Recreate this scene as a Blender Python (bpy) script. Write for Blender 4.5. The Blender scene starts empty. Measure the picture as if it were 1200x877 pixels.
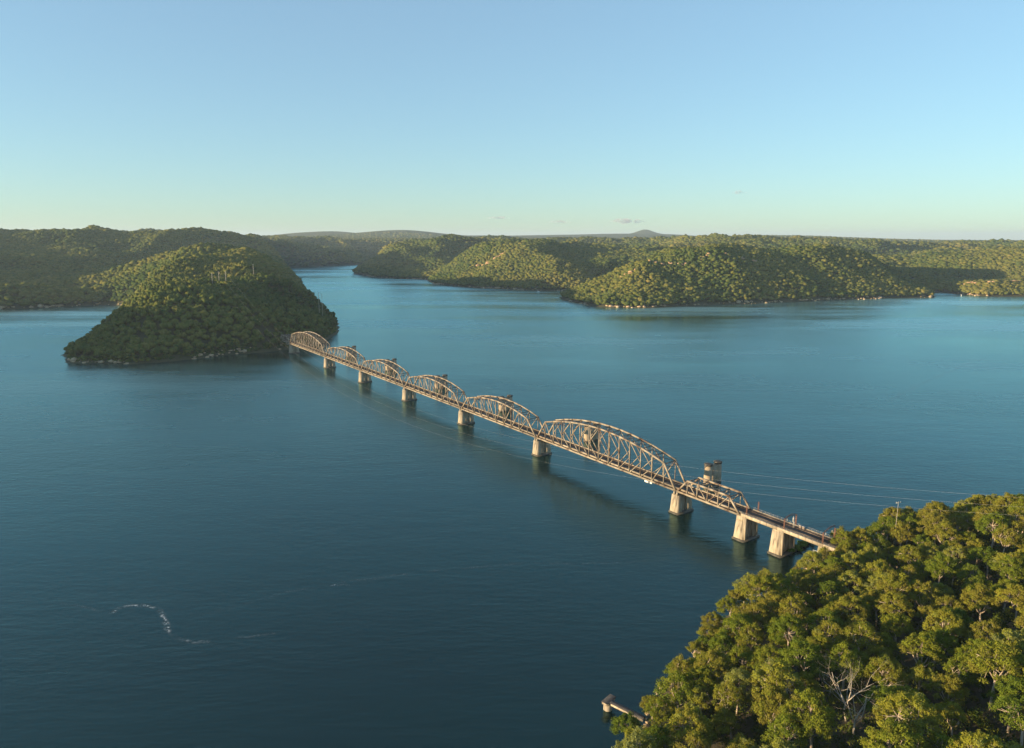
import bpy, bmesh, math, random
import numpy as np
from mathutils import Vector, Matrix

# ------------------------------------------------------------------ camera, sky, sun, exposure
scene = bpy.context.scene
R = math.radians
EYE = 159.32
cam_d = bpy.data.cameras.new("camera"); cam = bpy.data.objects.new("camera", cam_d)
scene.collection.objects.link(cam)
cam.location = (0, 0, EYE); cam.rotation_euler = (R(90) - 0.19237, 0, 0)
cam_d.sensor_width = 36.0; cam_d.lens = 824.0 / 1200.0 * 36.0
cam_d.clip_start = 1.0; cam_d.clip_end = 200000.0
scene.camera = cam

SUN_EL = 7.0
SUN_DIR = Vector((-0.95, -0.31, 0)).normalized()            # horizontal direction towards the sun
world = bpy.data.worlds.new("World"); scene.world = world; world.use_nodes = True
nt = world.node_tree; nt.nodes.clear()
sky = nt.nodes.new("ShaderNodeTexSky"); sky.sky_type = 'NISHITA'; sky.sun_disc = False
sky.sun_elevation = R(SUN_EL); sky.sun_rotation = math.atan2(SUN_DIR.x, SUN_DIR.y)
sky.altitude = 100; sky.air_density = 1.0; sky.dust_density = 0.15; sky.ozone_density = 2.5
bg = nt.nodes.new("ShaderNodeBackground"); bg.inputs[1].default_value = 0.15
wo = nt.nodes.new("ShaderNodeOutputWorld")
gm = nt.nodes.new("ShaderNodeGamma"); gm.inputs[1].default_value = 0.63
tn = nt.nodes.new("ShaderNodeMix"); tn.data_type = 'RGBA'; tn.blend_type = 'MULTIPLY'; tn.inputs[0].default_value = 1.0
tn.inputs[7].default_value = (0.70, 1.0, 1.12, 1)
nt.links.new(sky.outputs[0], gm.inputs[0]); nt.links.new(gm.outputs[0], tn.inputs[6]); pale = nt.nodes.new("ShaderNodeMix"); pale.data_type = 'RGBA'; pale.inputs[0].default_value = 0.12; pale.inputs[7].default_value = (2.05, 1.76, 1.9, 1)
nt.links.new(tn.outputs[2], pale.inputs[6]); nt.links.new(pale.outputs[2], bg.inputs[0]); nt.links.new(bg.outputs[0], wo.inputs[0])

sl = bpy.data.lights.new("sun", 'SUN'); sl.energy = 5.0; sl.angle = R(0.5); sl.color = (1.0, 0.73, 0.42)
sun = bpy.data.objects.new("sun", sl); scene.collection.objects.link(sun)
tosun = Vector((SUN_DIR.x * math.cos(R(SUN_EL)), SUN_DIR.y * math.cos(R(SUN_EL)), math.sin(R(SUN_EL))))
sun.rotation_euler = tosun.to_track_quat('Z', 'Y').to_euler()
sun.location = (-300, -100, 400)

vs = scene.view_settings
vs.view_transform = 'Standard'; vs.look = 'None'; vs.gamma = 1.0; vs.use_curve_mapping = False
vs.exposure = 1.35
scene.cycles.max_bounces = 5; scene.cycles.diffuse_bounces = 2; scene.cycles.glossy_bounces = 2
scene.cycles.transmission_bounces = 2; scene.cycles.volume_bounces = 0; scene.cycles.transparent_max_bounces = 6

# ------------------------------------------------------------------ helpers
rng = np.random.default_rng(11)
random.seed(5)
CURV = 2 * 7.4e6                                             # earth's curve with refraction
def drop(x, y): return (x * x + y * y) / CURV

def link(o, parent=None):
    scene.collection.objects.link(o)
    if parent is not None: o.parent = parent
    return o
def tag(o, label=None, cat=None, group=None, kind=None):
    if label: o["label"] = label
    if cat: o["category"] = cat
    if group: o["group"] = group
    if kind: o["kind"] = kind
    return o
def empty(name, loc=(0, 0, 0), rz=0.0):
    o = bpy.data.objects.new(name, None); o.location = loc; o.rotation_euler = (0, 0, rz)
    return link(o)
def np_mesh(name, V, F, mats, attr=None, matidx=None, smooth=False):
    """V (n,3); F list of (k,m) int arrays (m = 3 or 4); attr = dict name -> per vertex floats"""
    me = bpy.data.meshes.new(name)
    V = np.asarray(V, np.float32)
    if not isinstance(F, (list, tuple)): F = [F]
    F = [np.asarray(f, np.int32) for f in F if len(f)]
    nl = sum(f.size for f in F); nf = sum(len(f) for f in F)
    me.vertices.add(len(V)); me.vertices.foreach_set("co", V.ravel())
    me.loops.add(nl); me.polygons.add(nf)
    me.loops.foreach_set("vertex_index", np.concatenate([f.ravel() for f in F]))
    tot = np.concatenate([np.full(len(f), f.shape[1], np.int32) for f in F])
    st = np.concatenate([[0], np.cumsum(tot)[:-1]]).astype(np.int32)
    me.polygons.foreach_set("loop_start", st)
    if smooth: me.polygons.foreach_set("use_smooth", np.ones(nf, bool))
    for m in (mats if isinstance(mats, (list, tuple)) else [mats]): me.materials.append(m)
    if matidx is not None: me.polygons.foreach_set("material_index", np.asarray(matidx, np.int32))
    me.update(calc_edges=True)
    if attr:
        for k, a in attr.items():
            at = me.attributes.new(k, 'FLOAT', 'POINT'); at.data.foreach_set("value", np.asarray(a, np.float32))
    return me

class MB:
    """collects bars, boxes and tubes and links them as one mesh object"""
    def __init__(s): s.v = []; s.q = []; s.t = []; s.n = 0
    def add(s, v, q=(), t=()):
        s.v.append(np.asarray(v, float))
        if len(q): s.q.append(np.asarray(q, int) + s.n)
        if len(t): s.t.append(np.asarray(t, int) + s.n)
        s.n += len(v)
    def bar(s, a, b, w, h, up=(0, 0, 1)):
        a = np.array(a, float); b = np.array(b, float); d = b - a; d /= np.linalg.norm(d)
        u = np.array(up, float)
        if abs(d @ u) > 0.98: u = np.array([1., 0, 0])
        x = np.cross(d, u); x /= np.linalg.norm(x); y = np.cross(x, d)
        v = [p + sx * x * w / 2 + sy * y * h / 2 for p in (a, b) for sx, sy in ((-1, -1), (1, -1), (1, 1), (-1, 1))]
        s.add(v, [(0, 1, 2, 3), (7, 6, 5, 4), (0, 4, 5, 1), (1, 5, 6, 2), (2, 6, 7, 3), (3, 7, 4, 0)])
        return s
    def box(s, x0, x1, y0, y1, z0, z1, ix=0.0, iy=0.0):
        v = [(x0, y0, z0), (x1, y0, z0), (x1, y1, z0), (x0, y1, z0), (x0 + ix, y0 + iy, z1), (x1 - ix, y0 + iy, z1), (x1 - ix, y1 - iy, z1), (x0 + ix, y1 - iy, z1)]
        s.add(v, [(3, 2, 1, 0), (4, 5, 6, 7), (0, 1, 5, 4), (1, 2, 6, 5), (2, 3, 7, 6), (3, 0, 4, 7)])
        return s
    def tube(s, pts, rad, n=6):
        pts = np.array(pts, float); k = len(pts); rad = np.broadcast_to(np.array(rad, float), (k,))
        V = []
        for i in range(k):
            d = pts[min(i + 1, k - 1)] - pts[max(i - 1, 0)]; d = d / (np.linalg.norm(d) + 1e-9)
            r = np.array([1., 0, 0]) if abs(d[0]) < 0.8 else np.array([0, 1., 0])
            x = np.cross(d, r); x /= np.linalg.norm(x); y = np.cross(d, x)
            for j in range(n):
                t = 2 * math.pi * j / n; V.append(pts[i] + rad[i] * (math.cos(t) * x + math.sin(t) * y))
        q = [(i * n + j, i * n + (j + 1) % n, (i + 1) * n + (j + 1) % n, (i + 1) * n + j) for i in range(k - 1) for j in range(n)]
        V.append(pts[0]); V.append(pts[-1])
        t = [(k * n, (j + 1) % n, j) for j in range(n)] + [(k * n + 1, (k - 1) * n + j, (k - 1) * n + (j + 1) % n) for j in range(n)]
        s.add(V, q, t); return s
    def cyl(s, x, y, z0, z1, r0, r1=None, n=20):
        return s.tube([(x, y, z0), (x, y, z1)], [r0, r0 if r1 is None else r1], n)
    def mesh(s, name, mat, smooth=False):
        V = np.concatenate(s.v); F = []
        if s.q: F.append(np.concatenate(s.q))
        if s.t: F.append(np.concatenate(s.t))
        return np_mesh(name, V, F, mat, smooth=smooth)
    def build(s, name, mat, parent=None, smooth=False):
        return link(bpy.data.objects.new(name, s.mesh(name, mat, smooth)), parent)

# value noise in the ground plan
_T = [np.random.default_rng(100 + i).random((256, 256)) for i in range(8)]
def vn(x, y, scale, k=0):
    x = np.asarray(x, float) / scale + 37.3 * k; y = np.asarray(y, float) / scale + 11.7 * k
    ix = np.floor(x).astype(int); iy = np.floor(y).astype(int); fx = x - ix; fy = y - iy
    fx = fx * fx * (3 - 2 * fx); fy = fy * fy * (3 - 2 * fy); T = _T[k % 8]
    a = T[ix & 255, iy & 255]; b = T[(ix + 1) & 255, iy & 255]; c = T[ix & 255, (iy + 1) & 255]; d = T[(ix + 1) & 255, (iy + 1) & 255]
    return (a * (1 - fx) + b * fx) * (1 - fy) + (c * (1 - fx) + d * fx) * fy
def fbm(x, y, scale, k=0, o=4):
    r = 0; a = 0.5
    for i in range(o): r = r + a * (vn(x, y, scale / 2 ** i, k + i) - 0.5) * 2; a *= 0.5
    return r

# ------------------------------------------------------------------ materials
def mat(name):
    m = bpy.data.materials.new(name); m.use_nodes = True; n = m.node_tree
    b = n.nodes["Principled BSDF"]; return m, n, b
def N(n, t, **kw):
    x = n.nodes.new(t)
    for k, v in kw.items(): setattr(x, k, v)
    return x
def ramp(n, stops):
    r = N(n, "ShaderNodeValToRGB"); e = r.color_ramp.elements
    while len(e) < len(stops): e.new(0.5)
    for el, (p, c) in zip(e, stops): el.position = p; el.color = (*c, 1) if len(c) == 3 else c
    return r
def noisy(name, stops, scale, rough=0.85, detail=6, bump=0.0, metal=0.0, stretch=None, bscale=None, bdist=0.1):
    m, n, b = mat(name)
    tc = N(n, "ShaderNodeTexCoord"); mp = N(n, "ShaderNodeMapping"); n.links.new(tc.outputs["Object"], mp.inputs[0])
    if stretch: mp.inputs["Scale"].default_value = stretch
    t = N(n, "ShaderNodeTexNoise"); t.inputs["Scale"].default_value = scale; t.inputs["Detail"].default_value = detail
    n.links.new(mp.outputs[0], t.inputs["Vector"])
    r = ramp(n, stops); n.links.new(t.outputs[0], r.inputs[0]); n.links.new(r.outputs[0], b.inputs["Base Color"])
    b.inputs["Roughness"].default_value = rough; b.inputs["Metallic"].default_value = metal
    if bump:
        t2 = N(n, "ShaderNodeTexNoise"); t2.inputs["Scale"].default_value = bscale or scale * 3; t2.inputs["Detail"].default_value = 4
        n.links.new(mp.outputs[0], t2.inputs["Vector"])
        bp = N(n, "ShaderNodeBump"); bp.inputs["Strength"].default_value = bump; bp.inputs["Distance"].default_value = bdist
        n.links.new(t2.outputs[0], bp.inputs["Height"]); n.links.new(bp.outputs[0], b.inputs["Normal"])
    return m

def leaf_mat(name, stops, transl=0.25, objrand=False):
    """colour follows each clump's own 'tint' value (a different leaf colour from tree to tree)"""
    m, n, b = mat(name)
    a = N(n, "ShaderNodeAttribute"); a.attribute_name = "tint"
    src = a.outputs["Fac"]
    if objrand:
        oi = N(n, "ShaderNodeObjectInfo")
        ad = N(n, "ShaderNodeMath", operation='MULTIPLY_ADD'); ad.inputs[1].default_value = 0.70
        n.links.new(oi.outputs["Random"], ad.inputs[0])
        sc = N(n, "ShaderNodeMath", operation='MULTIPLY'); sc.inputs[1].default_value = 0.30
        n.links.new(a.outputs["Fac"], sc.inputs[0]); n.links.new(sc.outputs[0], ad.inputs[2]); src = ad.outputs[0]
    r = ramp(n, stops); n.links.new(src, r.inputs[0])
    d = N(n, "ShaderNodeBsdfDiffuse"); tr = N(n, "ShaderNodeBsdfTranslucent"); mx = N(n, "ShaderNodeMixShader")
    n.links.new(r.outputs[0], d.inputs[0]); n.links.new(r.outputs[0], tr.inputs[0])
    mx.inputs[0].default_value = transl
    n.links.new(d.outputs[0], mx.inputs[1]); n.links.new(tr.outputs[0], mx.inputs[2])
    n.links.new(mx.outputs[0], n.nodes["Material Output"].inputs[0]); n.nodes.remove(b)
    return m

M = {}
M["leaf"] = leaf_mat("gum_leaves", [(0.0, (0.0653, 0.1052, 0.0179)), (0.22, (0.1198, 0.1663, 0.0202)), (0.42, (0.1796, 0.205, 0.0235)), (0.6, (0.1851, 0.1663, 0.0336)), (0.78, (0.234, 0.2493, 0.0246)), (0.92, (0.2014, 0.2272, 0.084)), (1.0, (0.1307, 0.1663, 0.0616))], 0.25, True)
M["forest"] = leaf_mat("forest_leaves", [(0.0, (0.0264, 0.0534, 0.0171)), (0.3, (0.0581, 0.0846, 0.0218)), (0.6, (0.1056, 0.1159, 0.0285)), (0.85, (0.1452, 0.138, 0.0361)), (1.0, (0.176, 0.1518, 0.0475))], 0.12)
M["scrub"] = leaf_mat("scrub_leaves", [(0.0, (0.040, 0.066, 0.014)), (0.4, (0.080, 0.105, 0.018)), (0.8, (0.125, 0.130, 0.026)), (1.0, (0.150, 0.130, 0.040))], 0.2)
M["bark"] = noisy("pale_bark", [(0.3, (0.20, 0.16, 0.12)), (0.5, (0.36, 0.30, 0.23)), (0.75, (0.50, 0.44, 0.36))], 0.9, 0.9)
M["dead_wood"] = noisy("bleached_wood", [(0.25, (0.22, 0.19, 0.155)), (0.5, (0.38, 0.345, 0.29)), (0.75, (0.50, 0.46, 0.39))], 0.8, 0.85)
M["soil"] = noisy("forest_floor", [(0.3, (0.030, 0.030, 0.014)), (0.55, (0.055, 0.048, 0.026)), (0.75, (0.10, 0.078, 0.045))], 0.08, 1.0, 8, 0.5, bscale=0.3, bdist=1.0)
M["hill"] = noisy("hill_ground", [(0.35, (0.030, 0.036, 0.015)), (0.6, (0.06, 0.06, 0.026)), (0.8, (0.10, 0.085, 0.045))], 0.03, 1.0, 8)
M["rock"] = noisy("sandstone", [(0.25, (0.20, 0.14, 0.09)), (0.5, (0.36, 0.27, 0.17)), (0.75, (0.50, 0.40, 0.28))], 0.25, 0.95, 8, 0.6, bscale=0.8, bdist=0.5)
M["cliff"] = noisy("orange_sandstone", [(0.25, (0.20, 0.12, 0.065)), (0.5, (0.34, 0.22, 0.12)), (0.75, (0.46, 0.34, 0.21))], 0.25, 0.95, 8, 0.6, bscale=0.8, bdist=0.5)
M["concrete"] = noisy("weathered_concrete", [(0.32, (0.12, 0.10, 0.075)), (0.45, (0.29, 0.245, 0.18)), (0.58, (0.36, 0.31, 0.23)), (0.74, (0.45, 0.40, 0.31))], 0.5, 0.9, 8, 0.25, stretch=(1.6, 1.6, 0.28), bscale=1.5)
M["waterline"] = noisy("wet_concrete", [(0.3, (0.035, 0.033, 0.026)), (0.7, (0.09, 0.08, 0.06))], 1.0, 0.6)
M["old_stone"] = noisy("old_sandstone_block", [(0.2, (0.22, 0.165, 0.11)), (0.5, (0.31, 0.245, 0.165)), (0.8, (0.38, 0.31, 0.215))], 0.25, 0.95, 8, 0.4, stretch=(1, 1, 2.2), bscale=1.6)
M["old_cap"] = noisy("mossy_cap", [(0.3, (0.05, 0.045, 0.035)), (0.7, (0.13, 0.11, 0.085))], 0.7, 0.95, 6, 0.5)
M["steel"] = noisy("bridge_paint", [(0.36, (0.085, 0.052, 0.034)), (0.46, (0.20, 0.165, 0.122)), (0.58, (0.26, 0.225, 0.172)), (0.72, (0.33, 0.295, 0.235))], 0.28, 0.65, 8)
M["brace"] = noisy("brown_lattice", [(0.3, (0.11, 0.08, 0.06)), (0.7, (0.22, 0.175, 0.135))], 0.5, 0.75, 6)  # bracing steel in a darker brown than the truss paint
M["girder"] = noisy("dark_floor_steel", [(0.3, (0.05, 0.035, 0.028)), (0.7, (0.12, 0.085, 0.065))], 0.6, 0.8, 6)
M["ballast"] = noisy("rail_ballast", [(0.3, (0.025, 0.022, 0.022)), (0.7, (0.07, 0.058, 0.052))], 1.2, 1.0, 8)
M["walk"] = noisy("walkway_deck", [(0.3, (0.14, 0.11, 0.09)), (0.7, (0.26, 0.22, 0.18))], 0.8, 0.9)
M["rust"] = noisy("red_oxide_steel", [(0.3, (0.06, 0.028, 0.02)), (0.7, (0.14, 0.062, 0.042))], 0.8, 0.8)
M["rail"] = noisy("rail_steel", [(0.3, (0.09, 0.065, 0.05)), (0.7, (0.16, 0.13, 0.11))], 1.0, 0.5, metal=0.5)
M["galv"] = noisy("galvanised_steel", [(0.3, (0.28, 0.28, 0.27)), (0.7, (0.42, 0.42, 0.41))], 1.0, 0.5)
M["white"] = noisy("white_paint", [(0.3, (0.70, 0.70, 0.68)), (0.7, (0.82, 0.82, 0.80))], 1.0, 0.5)
M["pole"] = noisy("pale_pole", [(0.3, (0.30, 0.27, 0.23)), (0.7, (0.46, 0.43, 0.37))], 0.5, 0.8)
M["wire"] = noisy("aluminium_wire", [(0.3, (0.26, 0.26, 0.26)), (0.7, (0.34, 0.34, 0.34))], 1.0, 0.45)
M["timber"] = noisy("dark_timber", [(0.3, (0.035, 0.034, 0.036)), (0.7, (0.085, 0.08, 0.078))], 0.9, 0.9)
M["shrub"] = leaf_mat("bank_shrub", [(0.0, (0.06, 0.11, 0.02)), (1.0, (0.11, 0.17, 0.03))], 0.2)
M["dry"] = noisy("dry_clearing", [(0.3, (0.30, 0.24, 0.12)), (0.7, (0.42, 0.35, 0.20))], 0.02, 1.0)

def water_mat():
    m, n, b = mat("river_water")
    tc = N(n, "ShaderNodeTexCoord")
    def tex(scale, sx, sy, rot, detail=3, rough=0.5):
        mp = N(n, "ShaderNodeMapping"); mp.inputs["Scale"].default_value = (sx, sy, 1); mp.inputs["Rotation"].default_value = (0, 0, R(rot))
        n.links.new(tc.outputs["Object"], mp.inputs[0])
        t = N(n, "ShaderNodeTexNoise"); t.inputs["Scale"].default_value = scale; t.inputs["Detail"].default_value = detail; t.inputs["Roughness"].default_value = rough
        n.links.new(mp.outputs[0], t.inputs["Vector"]); return t.outputs[0]
    w1 = tex(0.22, 0.55, 1.5, 12, 3, 0.55); w2 = tex(0.55, 0.6, 1.3, -18, 2); w3 = tex(0.05, 0.6, 1.6, 20, 2)
    def mul(a, k):
        x = N(n, "ShaderNodeMath", operation='MULTIPLY'); n.links.new(a, x.inputs[0]); x.inputs[1].default_value = k; return x.outputs[0]
    def add(a, c):
        x = N(n, "ShaderNodeMath", operation='ADD'); n.links.new(a, x.inputs[0]); n.links.new(c, x.inputs[1]); return x.outputs[0]
    hgt = add(add(mul(w1, 1.0), mul(w2, 0.5)), mul(w3, 1.2))
    # wind lanes: the ripples are stronger in some patches of the river than in others
    lane = tex(0.0035, 0.4, 1.5, 14, 5, 0.62)
    lr = ramp(n, [(0.32, (0.38,) * 3), (0.66, (1.15,) * 3)]); n.links.new(lane, lr.inputs[0])
    bp = N(n, "ShaderNodeBump"); bp.inputs["Distance"].default_value = 1.0
    sm = mul(lr.outputs[0], WS); n.links.new(sm, bp.inputs["Strength"]); n.links.new(hgt, bp.inputs["Height"])
    rr = ramp(n, [(0.35, (WR[0],) * 3), (0.65, (WR[1],) * 3)]); n.links.new(lane, rr.inputs[0])
    c = tex(0.006, 0.7, 1.2, 30, 3)
    cr = ramp(n, [(0.35, WB[0]), (0.65, WB[1])]); n.links.new(c, cr.inputs[0])
    # body of the river; its sky reflection is tinted bluer and made stronger than water's
    dif = N(n, "ShaderNodeBsdfDiffuse"); n.links.new(cr.outputs[0], dif.inputs[0])
    gl = N(n, "ShaderNodeBsdfGlossy"); gl.inputs["Color"].default_value = (*WT, 1); n.links.new(rr.outputs[0], gl.inputs["Roughness"]); n.links.new(bp.outputs[0], gl.inputs["Normal"])
    fr = N(n, "ShaderNodeFresnel"); fr.inputs["IOR"].default_value = WI; n.links.new(bp.outputs[0], fr.inputs["Normal"])
    mx = N(n, "ShaderNodeMixShader"); n.links.new(fr.outputs[0], mx.inputs[0]); n.links.new(dif.outputs[0], mx.inputs[1]); n.links.new(gl.outputs[0], mx.inputs[2])
    n.links.new(mx.outputs[0], n.nodes["Material Output"].inputs[0]); n.nodes.remove(b)
    return m
WR = (0.12, 0.34); WB = ((0.0008, 0.007, 0.005), (0.001, 0.014, 0.011)); WT = (0.62, 1.0, 1.0); WI = 1.54; WS = 0.30
M["water"] = water_mat()

# ------------------------------------------------------------------ land: shorelines, ridges, heights
class Land:
    def __init__(s, poly, ctrl, ramp_w, rough, idw=60.0, treeh=15.0, power=1.6, y0=1500):
        s.y0 = y0
        s.poly = np.array(poly, float); s.ctrl = np.array(ctrl, float); s.w = ramp_w; s.rough = rough; s.idw = idw; s.th = treeh; s.pw = power
    def sd(s, x, y):
        x = np.asarray(x, float).ravel(); y = np.asarray(y, float).ravel()
        wx = x + 14 * fbm(x, y, 90, 3, 3); wy = y + 14 * fbm(x, y, 90, 5, 3)
        best = np.full(x.shape, 1e18); inside = np.zeros(x.shape, bool); P = s.poly; n = len(P)
        for i in range(n):
            ax, ay = P[i]; bx, by = P[(i + 1) % n]; dx, dy = bx - ax, by - ay
            t = np.clip(((wx - ax) * dx + (wy - ay) * dy) / (dx * dx + dy * dy), 0, 1)
            best = np.minimum(best, (wx - ax - t * dx) ** 2 + (wy - ay - t * dy) ** 2)
            c = (ay > wy) != (by > wy)
            with np.errstate(divide='ignore', invalid='ignore'): xi = ax + (wy - ay) / (by - ay if by != ay else 1e-9) * dx
            inside ^= c & (wx < xi)
        d = np.sqrt(best); return np.where(inside, d, -d)
    def h(s, x, y, sd=None):
        x = np.asarray(x, float).ravel(); y = np.asarray(y, float).ravel()
        if sd is None: sd = s.sd(x, y)
        num = np.zeros(x.shape); den = np.zeros(x.shape)
        for cx, cy, cz in s.ctrl:
            w = 1.0 / ((x - cx) ** 2 + (y - cy) ** 2 + s.idw ** 2) ** 1.7
            num += w * (cz - s.th); den += w
        top = num / den
        t = np.clip(sd / s.w, 0, 1); r = 1 - (1 - t) ** s.pw
        rid = 1 - np.abs(fbm(x, y, 420, 1, 3)) * 2
        far_ = np.clip((y - s.y0) / 700, 0, 1); ro = s.rough * (1 + 0.7 * far_)
        z = 1.2 + top * r + ro * r * (rid - 0.7) + ro * 0.35 * r * fbm(x, y, 110, 2, 3)
        z = np.maximum(z, 0.6 + np.minimum(sd, 40) * 0.05)
        return np.where(sd > 0, z, np.maximum(sd * 0.25, -6)) - drop(x, y)
    def mesh(s, name, x0, x1, y0, y1, res, m):
        xs = np.arange(x0, x1 + res, res); ys = np.arange(y0, y1 + res, res)
        X, Y = np.meshgrid(xs, ys); sd = s.sd(X, Y); Z = s.h(X, Y, sd)
        nx, ny = len(xs), len(ys); I = np.arange(nx * ny).reshape(ny, nx)
        q = np.stack([I[:-1, :-1], I[:-1, 1:], I[1:, 1:], I[1:, :-1]], -1).reshape(-1, 4)
        keep = (sd[q] > -22).any(1); q = q[keep]
        used = np.unique(q); mp = np.full(nx * ny, -1); mp[used] = np.arange(len(used))
        V = np.stack([X.ravel(), Y.ravel(), Z], 1)[used]
        o = link(bpy.data.objects.new(name, np_mesh(name, V, mp[q], m, smooth=True))); return o

def px(x, y, Y):
    """a ridge point read off the photograph: picture column and row at a chosen distance north"""
    c, s_ = math.cos(0.19237), math.sin(0.19237)
    a = (x - 600) / 824.0; b = -(y - 438.5) / 824.0
    d = np.array([a, c + b * s_, -s_ + b * c]); p = np.array([0, 0, EYE]) + d * (Y / d[1])
    return (p[0], p[1], p[2] + drop(p[0], p[1]))

west = Land([(-622, 950), (-575, 898), (-490, 885), (-420, 925), (-345, 988), (-312, 1018), (-299, 1080), (-302, 1180), (-330, 1300), (-425, 1480), (-540, 1850), (-700, 2350), (-860, 2800),
             (-1150, 3500), (-1195, 3754), (-1060, 3960), (-913, 4227), (-880, 4500), (-1300, 5200), (-5200, 5200), (-5200, 1500), (-2400, 1250), (-1500, 1470), (-1146, 1572), (-1049, 1631), (-960, 1690), (-880, 1640), (-790, 1440), (-700, 1220), (-640, 1060)],
            [px(125, 378, 960), px(180, 347, 1010), px(215, 335, 1080), px(256, 329, 1150), px(296, 311, 1330), px(283, 297, 1450), px(268, 299, 1560), px(270, 292, 1700), px(302, 306, 2050), (-810, 2060, 144), (-810, 1920, 143), px(330, 306, 2200), px(235, 289, 1950), px(200, 296, 1930), px(165, 310, 1880), px(130, 324, 1840), px(95, 338, 1800),
             px(330, 337, 1150), px(362, 352, 1200), px(322, 320, 1350), px(338, 334, 1500), (-1270, 1830, 25), (-1190, 2150, 50), (-980, 2350, 80), (-860, 2600, 110), (-2100, 2000, 195), (-1800, 1900, 165), (-2000, 2500, 195), (-1500, 2250, 120), (-520, 1800, 90), (-640, 2200, 95), px(0, 318, 2000), px(60, 326, 1950), px(0, 269, 2700), px(60, 268, 2750), px(100, 269, 2750), px(200, 271, 2800), px(250, 275, 3300), px(290, 279, 4600), px(340, 279, 4700), px(390, 279, 4900),
             px(380, 292, 4450), (-3000, 2200, 185), (-4000, 4000, 200), (-2500, 4500, 195)],
            115, 30, 34, 19.0, 1.9, 2300)
westoff = Land([(-1000, 690), (-960, 760), (-1000, 860), (-1150, 960), (-1500, 1050), (-2600, 950), (-2600, 420), (-1600, 430), (-1250, 560), (-1080, 630)],
               [(-1130, 740, 135), (-1180, 820, 134), (-1400, 800, 146), (-1900, 700, 160), (-1250, 640, 120)], 110, 8)
east = Land([(-691, 3130), (-560, 2868), (-440, 2770), (-325, 2694), (-266, 2450), (-180, 2330), (-108, 2245), (20, 2170), (129, 2135), (262, 2110), (258, 2010), (140, 1935), (128, 1900), (150, 1750), (200, 1625), (313, 1615), (514, 1697),
             (889, 1840), (1150, 1915), (1215, 2060), (1262, 2080), (1292, 1928), (1391, 1922), (1900, 1905), (2600, 1850), (4800, 1900), (5600, 5200), (-500, 5200), (-700, 4300), (-760, 3500)],
            [px(675, 326, 1760), px(700, 309, 1830), px(750, 296, 1900), px(800, 288, 1960), px(860, 286, 2000), px(950, 284, 2150), px(1000, 287, 2180), px(1050, 299, 2120), px(1088, 315, 2030),
             px(520, 312, 2520), px(545, 296, 2560), px(572, 284, 2620), px(605, 280, 2700), px(650, 279, 2760), px(690, 283, 2700), px(720, 288, 2620),
             px(440, 304, 3120), px(462, 286, 3170), px(500, 279, 3300), px(540, 277, 3400), px(580, 281, 4300), px(640, 282, 4600), px(720, 281, 4200), px(800, 278, 3700), px(855, 276, 3600), px(890, 278, 3700), px(960, 281, 4600),
             px(1020, 285, 4800), px(1120, 292, 2650), px(1200, 290, 2600), px(1160, 293, 2900), px(1080, 292, 3300), px(1000, 283, 3500), px(1130, 322, 2200), px(690, 300, 2350), (350, 2240, 45), (620, 2390, 75), (900, 2500, 85), (1180, 2380, 60), (1300, 2240, 40), (-400, 2850, 40), (-260, 3000, 70), (-60, 3150, 95), (420, 2560, 100), (1500, 3000, 120), px(1300, 286, 2700), (2600, 3000, 125), (3800, 3000, 125), (2500, 4500, 118)],
            200, 36, 56, 24.0, 1.6, 2400)
near = Land([(156, 334), (126, 303), (92, 281), (74, 260), (59, 239), (46, 224), (39.5, 213), (30, 197), (18, 182), (10, 164), (-8, 120), (-30, 60), (-30, -150), (600, -150), (700, 330), (470, 372), (330, 375), (252, 368), (190, 352)],
            [(110, 200, 44), (130, 150, 48), (170, 240, 42), (212, 302, 62), (245, 325, 62), (168, 310, 28), (300, 315, 72), (350, 150, 60), (90, 120, 46), (190, 330, 30)],
            130, 4, 40, 15, 1.5)
west.mesh("hill", -3400, -280, 860, 5100, 14, M["hill"])
westoff.mesh("hill", -2600, -930, 420, 1050, 16, M["hill"])
east.mesh("hill", -760, 3900, 1590, 5100, 14, M["hill"])
near.mesh("ground", -40, 520, -60, 440, 3, M["soil"])
for o in scene.objects:
    if o.name.startswith("hill") or o.name == "ground": o["kind"] = "structure"

# far plateau, out to the horizon
def far_h(x, y):
    z = 134 - 32 * np.clip(x / np.maximum(y, 1) * 3 - 1.1, 0, 1) + 22 * fbm(x, y, 2600, 4, 4) + 14 * fbm(x, y, 700, 2, 3)
    for (cx, cy, cz), wd in ((px(560, 276, 11000), 900), (px(640, 275.5, 12500), 1000), (px(850, 277, 9500), 900), (px(1000, 281.5, 9000), 900), (px(1150, 283.5, 8800), 700), (px(1075, 283, 9000), 600), (px(1200, 281, 9500), 900),
                             (px(905, 276.5, 8000), 600), (px(455, 273, 9000), 800), (px(362, 272.5, 9600), 420), (px(740, 273, 11800), 800),
                             (px(752, 274, 12000), 420), (px(756, 268.5, 12000), 120), (px(388, 270.5, 9500), 260), (px(470, 269, 9000), 330)):
        w = np.exp(-((x - cx) ** 2 + ((y - cy) * 0.7) ** 2) / (2 * wd * wd)); z = z * (1 - w) + (cz - 8) * w
    return z
az = np.radians(np.linspace(-56, 62, 620)); rr = np.concatenate([np.geomspace(4550, 12500, 150), np.geomspace(12900, 30000, 30)])
A, RR = np.meshgrid(az, rr); X = RR * np.sin(A); Y = RR * np.cos(A)
edge = np.clip((RR - 4600) / 500, 0, 1); edge = 1 - (1 - edge) ** 1.6
Z = far_h(X, Y) * edge - 8 * (1 - edge) - drop(X, Y)
I = np.arange(A.size).reshape(A.shape)
q = np.stack([I[:-1, :-1], I[:-1, 1:], I[1:, 1:], I[1:, :-1]], -1).reshape(-1, 4)
m, n, b = mat("far_forest")
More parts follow.
